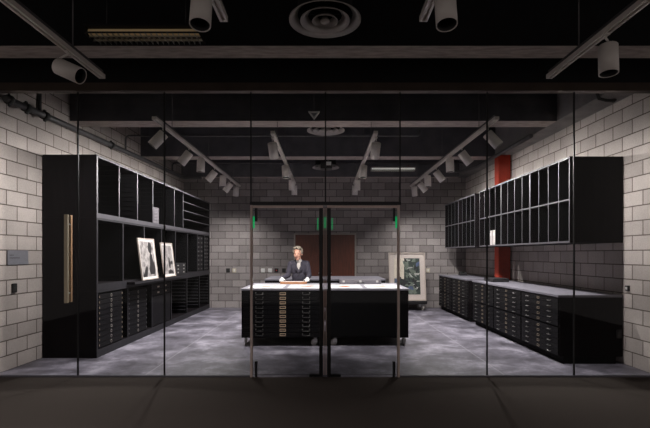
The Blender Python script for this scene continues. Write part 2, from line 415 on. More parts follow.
mid = tier('shelving_unit', 'middle black storage tier behind the leaning framed photographs', 1.012, 2.118, [.87, 1.74, 2.61, 3.45, 4.32, 5.12, 5.78], LL, LD, .10, .03, .1, dark=True)
bx('pull_out_ledge', [M_blackwood, M_edge_dark], 1.0, 3.9, -.14, -.001, .03, .075, mid, mi_front=1)
upp = tier('shelving_unit', 'topmost black storage tier with wide slotted bay at far end', 2.12, 3.07, [.73, 1.44, 2.15, 2.77, 3.38, 3.98], LL, LD, .07, .035, .1,
           [(4.0, LL - .042, .28), (4.0, LL - .042, .49), (4.0, LL - .042, .70)])
# slotted runners in far bays of lowest tier
for s in (3.19, 4.27, 5.33, LL - .04):
    b = MB()
    for k in range(9): b.box(s - .018 - .03, s - .0182, .04, .7, .2 + k * .085, .215 + k * .085)
    b.build('slot_runner', M_edge_dark, low)

def drawer(parent, x0, x1, z0, z1, depth, style, hollow=True):
    """a flat-file drawer with front at y=0 (-y is out)"""
    w = x1 - x0; xc = (x0 + x1) / 2; zc = (z0 + z1) / 2; hh = z1 - z0
    b = MB(); b.box(x0, x1, -.018, 0, z0, z1)
    b.box(x0 + .01, x1 - .01, .0002, depth, z0 + .004, z0 + .012)
    d = b.build('drawer', M_drawer, parent)
    if style == 'island':
        for xh in (x0 + w * .205, x1 - w * .205):
            b = MB(); a = .060
            b.tube([(xh - a, -.0185, zc + .018), (xh - a, -.030, zc + .010), (xh - a, -.036, zc - .014), (xh + a, -.036, zc - .014), (xh + a, -.030, zc + .010), (xh + a, -.0185, zc + .018)], .0042, 6)
            b.box(xh - a - .008, xh - a + .008, -.0215, -.0182, zc + .008, zc + .026); b.box(xh + a - .008, xh + a + .008, -.0215, -.0182, zc + .008, zc + .026)
            b.build('drawer_handle', M_dim_steel, d)
        b = MB(); z_ = zc - .022
        b.box(xc - .052, xc + .052, -.024, -.0182, zc + .012, zc + .024); b.box(xc - .052, xc + .052, -.024, -.0182, zc - .022, zc - .008)
        b.box(xc - .052, xc - .044, -.024, -.0182, zc - .0078, zc + .0118); b.box(xc + .044, xc + .052, -.024, -.0182, zc - .0078, zc + .0118)
        h = b.build('label_holder', M_brass, d)
        bx('label_card', M_black_in, xc - .0438, xc + .0438, -.020, -.0184, zc - .0078, zc + .0118, h)
    elif style == 'wall':
        for xh in (x0 + w * .2, x1 - w * .2):
            b = MB(); a = .04
            b.tube([(xh - a, -.0185, zc - .006), (xh - a, -.040, zc - .012), (xh + a, -.040, zc - .012), (xh + a, -.0185, zc - .006)], .0052, 6)
            b.build('drawer_handle', M_dim_steel, d)
        b = MB(); b.box(xc - .036, xc + .036, -.024, -.0182, zc + .010, zc + .015); b.box(xc - .036, xc + .036, -.027, -.0182, zc - .017, zc - .011)
        b.box(xc - .036, xc - .031, -.024, -.0182, zc - .0108, zc + .0098); b.box(xc + .031, xc + .036, -.024, -.0182, zc - .0108, zc + .0098)
        b.build('label_holder', M_dull_brass, d)
    else:
        b = MB(); b.M = Matrix.Translation((xc, -.021, zc)) @ Matrix.Rotation(R(90), 4, 'X')
        b.lathe([(.024, -.003), (.027, 0), (.024, .003), (.020, .003), (.017, 0), (.020, -.003)], closed=True, seg=14)
        b.build('ring_pull', M_fixture, d)
        for q in (-1, 1):
            xe = xc + q * (w / 2 - .012)
            b = MB(); b.box(xe - .010, xe + .010, -.023, -.0182, zc - .014, zc + .014); b.build('corner_plate', M_dull_brass if style == 'left_brass' else M_conduit, d)
    return d

def left_file(label, s, w, z0, z1, nd, style):
    p = lpos(s)
    t = thing('flat_file', label, 'cabinet', (p[0], p[1], z0), LANG, 'flat files set in the lowest left tier')
    h = z1 - z0
    b = MB(); b.box(0, .012, .03, .62, 0, h); b.box(w - .012, w, .03, .62, 0, h); b.box(.0122, w - .0122, .03, .62, 0, .006); b.box(.0122, w - .0122, .03, .62, h - .01, h); b.box(.0122, w - .0122, .608, .62, .0062, h - .0102)
    b.build('carcass', M_black_in, t)
    dh = (h - .02) / nd
    for k in range(nd):
        d = drawer(t, .014, w - .014, .008 + k * dh + .004, .008 + (k + 1) * dh - .004, .5, style)
        d.location.y = .03
    return t
left_file('black ten-drawer flat file with brass corner plates nearest the glass', .075, .80, .122, .965, 10, 'left_brass')
left_file('black nine-drawer flat file in the second bay, below first leaning photograph', 1.085, .80, .122, .93, 9, 'left')
# third bay: small drawers over a black door
p = lpos(2.145); t = thing('low_cabinet', 'low black cabinet with one door and two shallow drawers in third bay', 'cabinet', (p[0], p[1], .122), LANG)
b = MB(); b.box(0, .015, .03, .66, 0, .84); b.box(.985, 1, .03, .66, 0, .84); b.box(.0152, .9848, .03, .66, 0, .015); b.box(.0152, .9848, .03, .66, .825, .84); b.box(.0152, .9848, .645, .66, .0152, .8248); b.build('carcass', M_black_in, t)
bx('door', M_drawer, .01, .99, .010, .029, .01, .60, t, .003)
for k in range(2):
    d = bx('drawer', M_drawer, .01, .99, .010, .029, .61 + k * .115, .715 + k * .115, t, .003)
    for xx in (.3, .7):
        bx('label_holder', M_label, xx - .05, xx + .05, .004, .0098, .65 + k * .115, .68 + k * .115, d)

# things on the left shelves
def put_left(name, label, cat, s, y, z, w, dp, h, m, group=None, bevel=.006):
    p = lpos(s); t = MB(); t.box(-w / 2, w / 2, 0, dp, 0, h)
    o = t.build(name, m, None, (p[0] - y, p[1], z), bevel); o.rotation_euler = (0, 0, LANG)
    return tag(o, label, cat, group)
names = ['bottom', 'second from bottom', 'middle', 'second from top', 'top']
for k in range(5):
    p = lpos(2.36)
    t = thing('storage_box', 'pale lilac box in upper left shelves, %s of the stack of five' % names[k], 'box', (p[0] - .03, p[1], 2.191 + k * .066), LANG, 'pale boxes on the topmost tier')
    b = MB(); b.box(-.17, .17, 0, .5, 0, .045); b.build('box_body', M_box_l, t, bevel=.008)
    b = MB(); b.box(-.174, .174, -.004, .504, .0452, .064); b.build('lid', M_box_l, t, bevel=.008)
for k, nm in enumerate(['bottom', 'middle', 'top']):
    p = lpos(3.87)
    t = thing('storage_box', 'charcoal box in middle left tier, %s of the stack of three' % nm, 'box', (p[0] - .02, p[1], 1.113 + k * .081), LANG, 'charcoal boxes on the middle tier')
    b = MB(); b.box(-.36, .36, 0, .5, 0, .055); b.build('box_body', M_box_d, t, bevel=.004)
    b = MB(); b.box(-.364, .364, -.004, .504, .0552, .079); b.build('lid', M_box_d, t, bevel=.004)
    for xx in (-.2, .2): bx('label_holder', M_chrome, xx - .035, xx + .035, -.008, -.0002, .014, .04, t)
# narrow index drawers in the two far bays of middle tier
for bay, (s0, s1, nm, nn) in enumerate(((5.15, 5.755, 'narrow', 8), (5.81, 6.28, 'narrowest', 9))):
    p = lpos(s0)
    t = thing('index_drawers', 'small dark index drawers with pale pulls, %s' % ('second-last bay of middle tier' if bay == 0 else 'last bay of middle tier'), 'drawers', (p[0], p[1], 1.113), LANG, 'index drawers in the middle tier')
    w = s1 - s0; hh = .94
    b = MB(); b.box(0.02, w - .02, .05, .6, 0, hh); b.build('carcass', M_black_in, t)
    dh = hh / nn
    for k in range(nn):
        d = bx('drawer', M_drawer, .024, w - .024, .03, .0498, k * dh + .006, (k + 1) * dh - .006, t)
        for q in (.27, .73):
            b = MB(); b.box(w * q - .05, w * q + .05, .022, .0298, k * dh + dh * .35, k * dh + dh * .65); b.build('label_holder', M_conduit, d)

# ------------------------------------------------------------------ framed photographs leaning on the ledge
def framed_photo(label, s, w, h, shapes, y=-.128):
    p = lpos(s)
    t = thing('framed_photograph', label, 'picture', (p[0] - y, p[1], 1.0912), LANG, 'framed photographs on the ledge')
    t.rotation_euler = (R(-7.2), 0, LANG)
    b = MB(); f = .018
    b.box(-w / 2, w / 2, 0, .024, 0, f); b.box(-w / 2, w / 2, 0, .024, h - f, h); b.box(-w / 2, -w / 2 + f, 0, .024, f, h - f); b.box(w / 2 - f, w / 2, 0, .024, f, h - f)
    b.build('frame', M_frame_w, t)
    bx('mat_board', M_paper, -w / 2 + f, w / 2 - f, .012, .02, f, h - f, t)
    b = MB(); m = .055; b.box(-w / 2 + m, w / 2 - m, .0105, .0118, m, h - m, 0)
    W, Hh = w - 2 * m, h - 2 * m
    for mi, poly in shapes:
        b.prism([(-W / 2 + x * W, m + z * Hh) for x, z in poly], .0098 - .0003 * mi, .0104, mi)
    b.build('picture', [M_photo_l, M_photo_d, M_photo_m], t)
    return t
fig = [(1, [(.02, 0), (.02, .03), (.30, .30), (.42, .25), (.30, 0)]), (1, [(.55, .06), (.50, .22), (.60, .34), (.62, .56), (.70, .66), (.82, .62), (.86, .44), (.97, .28), (.97, .16), (.90, .06)]),
       (1, [(.60, .70), (.56, .84), (.66, .98), (.82, .96), (.88, .82), (.80, .68), (.72, .64)]), (2, [(.05, .32), (.10, .42), (.24, .40), (.28, .34), (.16, .28)]), (2, [(.40, .76), (.36, .98), (.56, .98), (.56, .86)]), (2, [(.05, .62), (.05, .88), (.22, .97), (.30, .90), (.14, .80), (.12, .64)])]
framed_photo('framed black and white photograph of a dark-dressed figure, nearest the glass', 1.74, .74, .78, fig)
fig2 = [(1, [(.42, .02), (.40, .12), (.62, .16), (.90, .10), (.92, .02)]), (1, [(.55, .20), (.50, .40), (.58, .60), (.66, .56), (.70, .36), (.66, .22)]), (2, [(.30, .55), (.28, .9), (.42, .96), (.46, .62)]),
        (1, [(.76, .34), (.74, .44), (.88, .46), (.90, .36)]), (2, [(.05, .1), (.05, .4), (.25, .3), (.3, .12)]), (2, [(.6, .7), (.62, .9), (.8, .95), (.82, .72)])]
framed_photo('smaller pale black and white framed photograph, second along the ledge', 2.78, .66, .72, fig2)

# ------------------------------------------------------------------ right wall: wall cabinets and flat files
RANG = R(-90) + math.atan(.0128)
def rpos(d, off=0): return (3.495 - .0128 * (d - 6.43) - off, d)
def cubby(label, d_far, d_near, ext=0):
    x, y = rpos(d_far); L = d_near - d_far
    L = abs(L)
    t = thing('wall_cabinet', label, 'cabinet', (x, y, 1.731), RANG, 'open black wall cabinets')
    D, h = .70, 1.235; me = [M_blackwood, M_edge]; mi = [M_black_in, M_edge]
    bx('side_panel', me, 0, .02, 0, D, 0, h, t, mi_front=1); bx('side_panel', me, L - .02, L, 0, D + ext, 0, h, t, mi_front=1)
    bx('bottom_panel', me, .0202, L - .0202, 0, D, 0, .028, t, mi_front=1); bx('top_panel', me, .0202, L - .0202, 0, D, h - .028, h, t, mi_front=1)
    bx('back_panel', mi, .0202, L - .0202, D - .015, D, .0282, h - .0282, t)
    zm = .62
    bx('shelf', mi, .0202, L - .0202, .003, D - .0152, zm - .011, zm + .011, t, mi_front=1)
    for k in range(1, 4):
        xk = L * k / 4
        bx('divider', mi, xk - .009, xk + .009, .004, D - .0152, .0282, zm - .0112, t, mi_front=1)
        bx('divider', mi, xk - .009, xk + .009, .004, D - .0152, zm + .0112, h - .0282, t, mi_front=1)
    return t
cubby('open black wall cabinet nearest the glass on right wall', 7.644, 6.43, .07)
cubby('open black wall cabinet on right wall, second from the glass', 8.856, 7.645)
cubby('open black wall cabinet holding two white boxes', 10.05, 8.857)
cubby('open black wall cabinet just beyond the red column', 11.57, 10.345)
cubby('open black wall cabinet farthest along right wall, by the back wall', 12.79, 11.571)
for k, (d, lab) in enumerate(((9.475, 'white archival box in the wall cabinet, left one of the pair'), (9.31, 'white archival box in the wall cabinet, right one of the pair'))):
    x, y = rpos(d)
    t = thing('archival_box', lab, 'box', (x + .01, y, 1.760), RANG, 'white boxes in wall cabinet')
    b = MB(); w = .120; b.box(0, w, .0, .26, 0, .30); b.build('box_body', M_box_w, t, bevel=.003)
    bx('spine_label', M_paper, .03, w - .03, -.002, -.0002, .19, .25, t)

def file_unit(label, d_far, L, z0, z1, nd, ext=0):
    x, y = rpos(d_far, .135)
    t = thing('flat_file', label, 'cabinet', (x, y, z0), RANG, 'black five-drawer flat files on right wall')
    h = z1 - z0; D = .83
    b = MB(); b.box(0, .02, 0, D, 0, h); b.box(L - .02, L, 0, D + ext, 0, h); b.box(.0202, L - .0202, 0, D, 0, .008); b.box(.0202, L - .0202, 0, D, h - .012, h); b.box(.0202, L - .0202, D - .01, D, .0082, h - .0122)
    b.build('carcass', M_blackwood, t)
    dh = (h - .02) / nd
    for k in range(nd): drawer(t, .022, L - .022, .008 + k * dh + .003, .008 + (k + 1) * dh - .003, .7, 'wall')
    return t
cols_near = [(10.045, 1.203), (8.841, 1.203), (7.637, 1.203)]
cols_far = [(11.63, 1.235), (12.87, 1.235)]
desc = {0: 'third column from the glass', 1: 'second column from the glass', 2: 'column nearest the glass', 3: 'column just beyond the red column', 4: 'column against the back wall'}
for i, (d, L) in enumerate(cols_near + cols_far):
    for j, (z0, z1, nm) in enumerate(((.101, .524, 'lower'), (.525, .948, 'upper'))):
        file_unit('%s black five-drawer flat file on right wall, %s' % (nm, desc[i]), d, L, z0, z1, 5, .075 if i == 2 else 0)
for (da, db, nm) in ((10.05, 6.43, 'near'), (12.88, 10.39, 'far')):
    x, y = rpos(da, .135); L = da - db
    b = MB(); b.box(0, L, .05, .80, 0, .10)
    o = b.build('cabinet_plinth', M_black_in, None, (x, y, 0)); o.rotation_euler = (0, 0, RANG)
    tag(o, 'black recessed base under the %s run of flat files on right wall' % nm, 'base')
    b = MB(); b.M = Matrix(((1, 0, 0, 0), (0, 0, 1, 0), (0, 1, 0, 0), (0, 0, 0, 1))); e = .062 if nm == 'near' else .02
    b.prism([(0, -.03), (L + .005, -.03), (L + .005, .845 + e), (0, .845)], 0, .034)
    o = b.build('countertop', M_counter, None, (x, y, .949), .003); o.rotation_euler = (0, 0, RANG)
    tag(o, 'long lavender grey countertop over the %s flat files on right wall' % nm, 'countertop')
# black outlet on the near end panel
x, y = rpos(6.43, .135)
t = thing('power_outlet', 'black outlet on the end of the right flat files', 'outlet', (4.19, 6.40, .43))
bx('cover_plate', M_blackmetal, -.04, .04, .0, .012, -.06, .06, t, .003)
for z in (-.028, .028): bx('socket', M_rubber, -.016, .016, -.004, -.0002, z - .014, z + .014, t)
# things on the counter
t = thing('portfolio_case', 'flat black case lying on the near counter by the red column', 'case', (3.66, 9.62, .984), RANG)
bx('case_body', M_box_d, -.26, .26, -.17, .17, 0, .05, t, .01); bx('case_lid', M_box_d, -.26, .26, -.17, .17, .0502, .075, t, .008)
b = MB(); b.tube([(-.07, -.172, .045), (-.07, -.21, .045), (.07, -.21, .045), (.07, -.172, .045)], .008); b.build('case_handle', M_rubber, t)
t = thing('desk_phone', 'small dark phone on the far counter near the back corner', 'phone', (3.78, 12.35, .984), RANG)
b = MB(); b.M = Matrix.Rotation(R(90), 4, 'Z'); b.prism([(-.1, 0), (.1, 0), (.1, .07), (-.1, .025)], -.09, .09); b.build('phone_base', M_box_d, t, bevel=.004)
b = MB(); b.M = Matrix.Translation((-.055, 0, .075)); b.cap((0, -.06, 0), (0, .06, 0), .017); b.ell((0, -.075, -.008), (.03, .026, .022)); b.ell((0, .075, -.008), (.03, .026, .022)); b.build('handset', M_rubber, t)

# ------------------------------------------------------------------ islands
def caster(parent, x, y, h, yaw):
    c = thing.__wrapped__ if False else None
    b = MB(); b.box(-.045, .045, -.045, .045, h - .008, h - .0002); b.cyl((0, 0, h - .03), (0, 0, h - .0082), .022, seg=12)
    b.box(-.024, -.018, -.03, .05, h * .38, h - .03); b.box(.018, .024, -.03, .05, h * .38, h - .03); b.box(-.024, .024, -.03, .03, h - .036, h - .0302)
    o = b.build('caster', M_chrome, parent, (x, y, 0), rot=(0, 0, yaw))
    r = h * .42
    b = MB(); b.cyl((-.016, .025, r), (.016, .025, r), r, seg=20); b.build('wheel', M_wheel, o)
def island_unit(label, x0, x1, y0, D, drawers, group=None, casters=None):
    W = x1 - x0
    t = thing('flat_file_island', label, 'cabinet', (x0, y0, 0), 0, group)
    z0, z1 = .14, .945
    if drawers:
        b = MB(); b.box(0, .03, 0, D, z0, z1); b.box(W - .03, W, 0, D, z0, z1); b.box(.0302, W - .0302, 0, D, z0, z0 + .015); b.box(.0302, W - .0302, 0, D, z1 - .012, z1); b.box(.0302, W - .0302, D - .015, D, z0 + .0152, z1 - .0122)
        b.build('carcass', M_blackwood, t)
        dh = (z1 - z0 - .03) / drawers
        for k in range(drawers): drawer(t, .032, W - .032, z0 + .016 + k * dh + .0022, z0 + .016 + (k + 1) * dh - .0022, D - .1, 'island')
    else:
        bx('carcass', M_blackwood, 0, W, 0, D, z0, z1, t, .003)
        bx('back_panel', M_black_in, .04, W - .04, -.008, -.0002, z0 + .03, z1 - .03, t, .002)
    for cx, cy, yaw in casters or ((.09, .08, .3), (W - .09, .08, 1.9), (.09, D - .08, 2.5), (W - .09, D - .08, .8)):
        caster(t, cx, cy, z0, yaw)
    return t
island_unit('black ten-drawer flat file on casters facing the glass doors', -1.425, -.012, 7.68, 1.5, 10, 'front island units', ((.06, .08, .3), (1.255, .07, 2.2), (.09, 1.4, 2.5), (1.3, 1.4, .8)))
island_unit('black plain-backed cabinet on casters, right half of front island', .012, 1.425, 7.68, 1.5, 0, 'front island units', ((.16, .07, 2.0), (1.35, .08, .2), (.09, 1.4, 2.5), (1.3, 1.4, .8)))
island_unit('black cabinet on casters, left half of the rear island', -1.41, -.01, 10.57, 1.5, 0, 'rear island units')
island_unit('black cabinet on casters, right half of the rear island', .01, 1.41, 10.57, 1.5, 0, 'rear island units')
tag(bx('worktop', M_table, -1.44, 1.44, 7.665, 9.19, .946, .978, None, .004), 'pale worktop of the front island under the white prints', 'worktop')
tag(bx('worktop', M_counter, -1.43, 1.43, 10.555, 12.09, .946, .978, None, .004), 'empty lavender worktop of the rear island behind the person', 'worktop')
# prints
def sheet(label, x0, x1, y0, y1, blobs):
    t = thing('print_sheet', label, 'print', ((x0 + x1) / 2, (y0 + y1) / 2, .9785), 0, 'white prints on the front island')
    W, D = (x1 - x0) / 2, (y1 - y0) / 2
    bx('paper', M_paper, -W, W, -D, D, 0, .004, t)
    b = MB()
    for (cx, cy, rx, ry) in blobs:
        pts = []
        m = 14
        for i in range(m):
            a = 2 * PI * i / m; q = .7 + .5 * random.random(); pts.append((cx + rx * q * math.cos(a), cy + 2.2 * ry * q * math.sin(a)))
        b.M = Matrix(((1, 0, 0, 0), (0, 0, 1, 0), (0, 1, 0, 0), (0, 0, 0, 1)))
        b.prism(pts, .0041, .0048)
    b.build('picture', M_rust, t)
sheet('white print with two rust shapes on island, leftmost of four', -1.33, -.735, 7.76, 8.62, ((-.05, .02, .10, .07), (.10, .05, .05, .05)))
sheet('white print with rust shapes on island, in front of the wooden tray', -.655, -.06, 7.76, 8.62, ((.02, .02, .13, .06), (.12, .06, .06, .05)))
sheet('white print with rust shape on island, just right of the door pulls', .05, .655, 7.76, 8.62, ((.0, .0, .12, .06),))
sheet('white print with rust shape on island, rightmost of four', .735, 1.33, 7.76, 8.62, ((.02, .03, .10, .06), (-.1, .0, .06, .04)))
# tray
t = thing('wooden_tray', 'shallow orange wooden tray between the person\'s gloved hands', 'tray', (-.625, 9.02, .978))
b = MB(); w, d, h = .262, .13, .040
b.box(-w, w, -d, -d + .014, 0, h); b.box(-w, w, d - .014, d, 0, h); b.box(-w, -w + .014, -d + .0142, d - .0142, 0, h); b.box(w - .014, w, -d + .0142, d - .0142, 0, h)
b.build('rim', M_woodtray, t, bevel=.002)
bx('lining', M_paper, -w + .0142, w - .0142, -d + .0142, d - .0142, .001, .036, t)
# long grey case on the island
t = thing('instrument_case', 'long grey clasped case at the back of the front island', 'case', (.70, 9.02, .978))
bx('case_body', M_case, -.41, .41, -.14, .14, 0, .052, t, .006); bx('case_lid', M_case, -.41, .41, -.14, .14, .0522, .082, t, .006)
for xx in (-.33, 0, .33): bx('latch', M_chrome, xx - .022, xx + .022, -.150, -.1405, .032, .068, t, .002)
b = MB(); b.tube([(-.07, -.142, .03), (-.07, -.165, .028), (.07, -.165, .028), (.07, -.142, .03)], .006); b.build('case_handle', M_rubber, t)

# ------------------------------------------------------------------ large framed artwork on a low cart
t = thing('display_cart', 'low black wheeled cart carrying the large framed artwork', 'cart', (2.30, 12.62, 0))
bx('platform', M_blackmetal, -.52, .52, -.22, .26, .185, .272, t, .006)
b = MB(); b.box(-.40, -.36, .20, .24, .2722, 1.35); b.box(.36, .40, .20, .24, .2722, 1.35); b.box(-.36, .36, .205, .235, 1.30, 1.34); b.build('back_rest', M_blackmetal, t)
for cx, cy, yw in ((-.42, -.14, .4), (.42, -.14, .2), (-.42, .18, 2.2), (.42, .18, 1.2)): caster(t, cx, cy, .185, yw)
t = thing('framed_artwork', 'large framed abstract artwork in green and blue on a cart', 'picture', (2.30, 12.47, .2795)); t.rotation_euler = (R(-9.5), 0, 0)
w, h, f = 1.02, 1.35, .03
b = MB(); b.box(-w / 2, w / 2, 0, .04, 0, f); b.box(-w / 2, w / 2, 0, .04, h - f, h); b.box(-w / 2, -w / 2 + f, 0, .04, f, h - f); b.box(w / 2 - f, w / 2, 0, .04, f, h - f)
b.build('frame', M_frame_w, t)
bx('mat_board', M_matboard, -w / 2 + f, w / 2 - f, .022, .034, f, h - f, t)
b = MB(); x0, x1, z0, z1 = -.36, .36, .17, 1.19
b.box(x0, x1, .019, .0218, z0, z1, 0); b.prism([(x0, .62), (-.09, .60), (-.07, 1.19), (x0, 1.19)], .0175, .0189, 5); b.prism([(x0, z0), (-.20, z0), (-.16, .36), (x0, .38)], .0175, .0189, 5)
rnd = random.Random(11)
px, pz = (x1 - x0) / 7, (z1 - z0) / 9
for i in range(7):
    for j in range(9):
        if i < 3 and j in (5, 6, 8): continue
        if i < 2 and j in (0, 1): continue
        mi = rnd.choice([0, 0, 1, 2, 2, 4, 4, 4, 0])
        if i > 3 and j > 6: mi = rnd.choice([1, 1, 0, 4])
        q = [(x0 + px * i, z0 + pz * j), (x0 + px * (i + 1), z0 + pz * j), (x0 + px * (i + 1), z0 + pz * (j + 1)), (x0 + px * i, z0 + pz * (j + 1))]
        q = [(min(x1, max(x0, a + rnd.uniform(-.03, .03))), min(z1, max(z0, c + rnd.uniform(-.03, .03)))) for a, c in q]
        b.prism(q, .0185 - .0001 * rnd.randint(0, 9), .0189, mi)
for k in range(46):
    cx, cz = rnd.uniform(x0 + .1, x1 - .05), rnd.uniform(z0 + .05, z1 - .05)
    if cx < -.1 and cz > .65: continue
    a = rnd.uniform(0, PI); L_, w_ = rnd.uniform(.03, .09), rnd.uniform(.012, .035)
    q = [(cx + math.cos(a) * u * L_ - math.sin(a) * v * w_, cz + math.sin(a) * u * L_ + math.cos(a) * v * w_) for u, v in ((-1, -1), (.8, -.7), (1, .6), (-.5, 1))]
    q = [(min(x1, max(x0, p_)), min(z1, max(z0, r_))) for p_, r_ in q]
    b.prism(q, .0165 - .0001 * rnd.randint(0, 9), .0172, rnd.choice([2, 3, 4, 4, 3, 2]))
b.build('picture', M_art, t)

# ------------------------------------------------------------------ wall plates and the plaque
def plate(name, label, cat, x, z, m, parts, group='wall plates on the back wall'):
    t = thing(name, label, cat, (x, BY, z), 0, group)
    bx('cover_plate', m, -.055, .055, -.010, 0, -.06, .06, t, .003)
    for (nm, mm, x0, x1, z0, z1) in parts: bx(nm, mm, x0, x1, -.016, -.0102, z0, z1, t)
def bxp(px): return (px - 325) * BY / 450
Zs = 1.09
rk = [('rocker', M_whiteplastic, -.018, .018, -.034, .034)]
plate('wall_socket', 'black wall plate on back wall beside the left shelves', 'outlet', bxp(228), Zs, M_blackmetal, [('socket', M_rubber, -.03, .03, -.034, .034)])
plate('light_switch', 'ivory light switch on back wall, right of the leftmost black plate', 'switch', bxp(234.3), Zs, M_offwhite, rk)
plate('light_switch', 'white light switch on back wall, left of the brown doors, outer of two', 'switch', bxp(263), Zs, M_whiteplastic, rk)
plate('light_switch', 'white light switch on back wall, left of the brown doors, inner of two', 'switch', bxp(270), Zs, M_whiteplastic, rk)
plate('door_alarm', 'dark wall plate with red button left of the brown doors', 'alarm', bxp(276.5), Zs, M_blackmetal, [('button', mat('red_button', (.5, .03, .03), None, .4), -.015, .015, -.015, .02)])
plate('card_reader', 'black card reader beside the brown door frame', 'reader', bxp(284), Zs, M_blackmetal, [('reader_face', M_rubber, -.03, .03, -.035, .035)])
plate('light_switch', 'ivory light switch on back wall right of the large artwork', 'switch', bxp(428), Zs, M_offwhite, rk)
def on_left(d): return (WL(d), d)
wa = math.atan(.0225)
x, y = on_left(6.268)
t = thing('wall_plaque', 'small grey sign plaque on the left block wall', 'sign', (x, y, 1.423), R(90) - wa)
bx('panel', M_plaque, -.205, .205, -.014, -.001, 0, .198, t, .002)
b = MB()   # the lettering is too small to read in the photograph: two short lines of strokes
xx = -.165
for wd in (.012, .01, .014, .012): b.box(xx, xx + wd * .8, -.0155, -.0142, .124, .138); xx += wd + .008
xx = -.165
for k in range(9): wd = .014; b.box(xx, xx + wd * .75, -.0155, -.0142, .086, .1); xx += wd + .008
b.build('lettering', M_ink, t)
bx('lower_band', M_plaque, -.205, .205, -.016, -.0142, .0, .045, t)
x, y = on_left(6.19)
t = thing('card_reader', 'small dark card reader on the left block wall below the grey plaque', 'reader', (x, y, 1.04), R(90) - wa)
bx('reader_body', M_blackmetal, -.04, .04, -.03, -.0005, 0, .125, t, .006); bx('reader_face', M_rubber, -.028, .028, -.033, -.0302, .03, .10, t)
t = thing('card_reader', 'small dark card reader on the right block wall above the counter end', 'reader', (WR(6.34), 6.34, 1.05), R(-90) + wa)
bx('reader_body', M_blackmetal, -.035, .035, -.03, -.0005, 0, .075, t, .005); bx('reader_face', M_chrome, -.02, .02, -.033, -.0302, .02, .055, t)

# ------------------------------------------------------------------ ceiling: diffusers, fixtures, pipes
def diffuser(label, x, y, z):
    t = thing('ceiling_diffuser', label, 'vent', (x, y, z), 0, 'round ceiling diffusers')
    for r0, r1, zz in ((.343, .262, 0), (.236, .160, -.006), (.122, .072, -.010)):
        b = MB(); b.lathe([(r0, zz), (r1, zz + .055), (r1 + .004, zz + .060), (r0, zz + .012)], closed=True, seg=56); b.build('ring', M_diff, t)
    b = MB(); b.lathe([(0.0, -.012), (.040, -.012), (.046, -.004), (.03, .03), (0, .03)], seg=32); b.build('hub', M_diff, t)
    b = MB(); b.lathe([(.262, .0615), (.262, TOP - z), (.26, TOP - z), (.255, .0615)], closed=True, seg=40); b.build('duct_neck', M_bulk, t)
    b = MB()
    for a in (0, PI / 2): b.M = Matrix.Rotation(a, 4, 'Z'); b.box(-.26, .26, -.006, .006, .064, .078)
    b.build('cross_bar', M_bulk, t)
diffuser('large round grey ceiling diffuser in front of the glass', 0.0, 4.29, 3.79)
diffuser('round grey ceiling diffuser behind the glass above the front island', .015, 8.22, 3.82)
diffuser('round grey ceiling diffuser farthest back above the rear island', .02, 11.4, 3.75)

def fluoro(label, x, y, z, L, W):
    t = thing('fluorescent_fixture', label, 'light', (x, y, z), 0, 'fluorescent fixtures')
    b = MB(); b.box(-L / 2, L / 2, -W / 2, W / 2, .07, .09); b.box(-L / 2, L / 2, -W / 2, -W / 2 + .01, 0, .014); b.box(-L / 2, L / 2, W / 2 - .01, W / 2, 0, .07); b.box(-L / 2, -L / 2 + .01, -W / 2 + .0102, W / 2 - .0102, 0, .07); b.box(L / 2 - .01, L / 2, -W / 2 + .0102, W / 2 - .0102, 0, .07)
    b.build('housing', M_bulk if y < 5 else M_fixture, t)
    b = MB(); b.cyl((-L / 2 + .02, -.055, .040), (L / 2 - .02, -.055, .040), .030, seg=14); b.build('tube', M_tube if y < 5 else M_tube_w, t)
    bx('reflector', M_black_in, -L / 2 + .012, L / 2 - .012, -.012, W / 2 - .012, .060, .0695, t)
    b = MB()
    n_ = 21
    for k in range(1, n_): xx = -L / 2 + L * k / n_; b.box(xx - .0015, xx + .0015, -W / 2 + .012, W / 2 - .012, -.004, .022)
    for yy in (-W / 6, W / 6): b.box(-L / 2 + .012, L / 2 - .012, yy - .0015, yy + .0015, -.004, .022)
    b.build('louver', M_louver, t)
    for xx in (-L * .35, L * .35):
        b = MB(); b.cyl((xx, 0, .0902), (xx, 0, TOP - z), .006, seg=8); b.build('hanger', M_blackmetal, t)
fluoro('long louvered fluorescent fixture hanging in front of the glass', -1.81, 4.56, 3.75, 1.14, .25)
fluoro('pale fluorescent fixture hanging near the back wall', 1.88, 12.45, 3.87, 1.22, .25)

# pipe along left wall
t = thing('wall_pipe', 'thick grey pipe running high along the left block wall', 'pipe')
def lp(d, z): return (WL(d) + .13, d, z)
pts = [lp(5.86, 3.60), lp(7, 3.625), lp(8.3, 3.655), lp(10, 3.69), lp(12, 3.72), lp(12.55, 3.728)]
for a in range(1, 6):
    q = R(90) * a / 5; c = (WL(12.55) + .13 + .2, 12.55)
    pts.append((c[0] - .2 * math.cos(q), c[1] + .2 * math.sin(q), 3.73))
pts += [(-3.50, 12.75, 3.73)]
b = MB(); b.tube(pts, .045, 14); b.build('pipe_run', M_pipe, t)
for d0, d1 in ((5.90, 5.96), (6.22, 6.30), (6.62, 6.70), (8.6, 8.66)):
    b = MB(); z = 3.60 + (d0 - 5.86) * .022
    b.cyl(lp(d0, z), lp(d1, z + .002), .064, seg=16); b.box(lp(d0, 0)[0] - .012, lp(d0, 0)[0] + .012, d0 + .02, d1 - .02, z - .085, z + .085); b.build('coupling', M_rubber, t)
for d in (7.4, 9.6, 11.8):
    b = MB(); x, y, z = lp(d, 3.64 + (d - 7.4) * .02); b.box(WL(d) + .002, x, y - .012, y + .012, z - .012, z + .012); b.build('bracket', M_blackmetal, t)
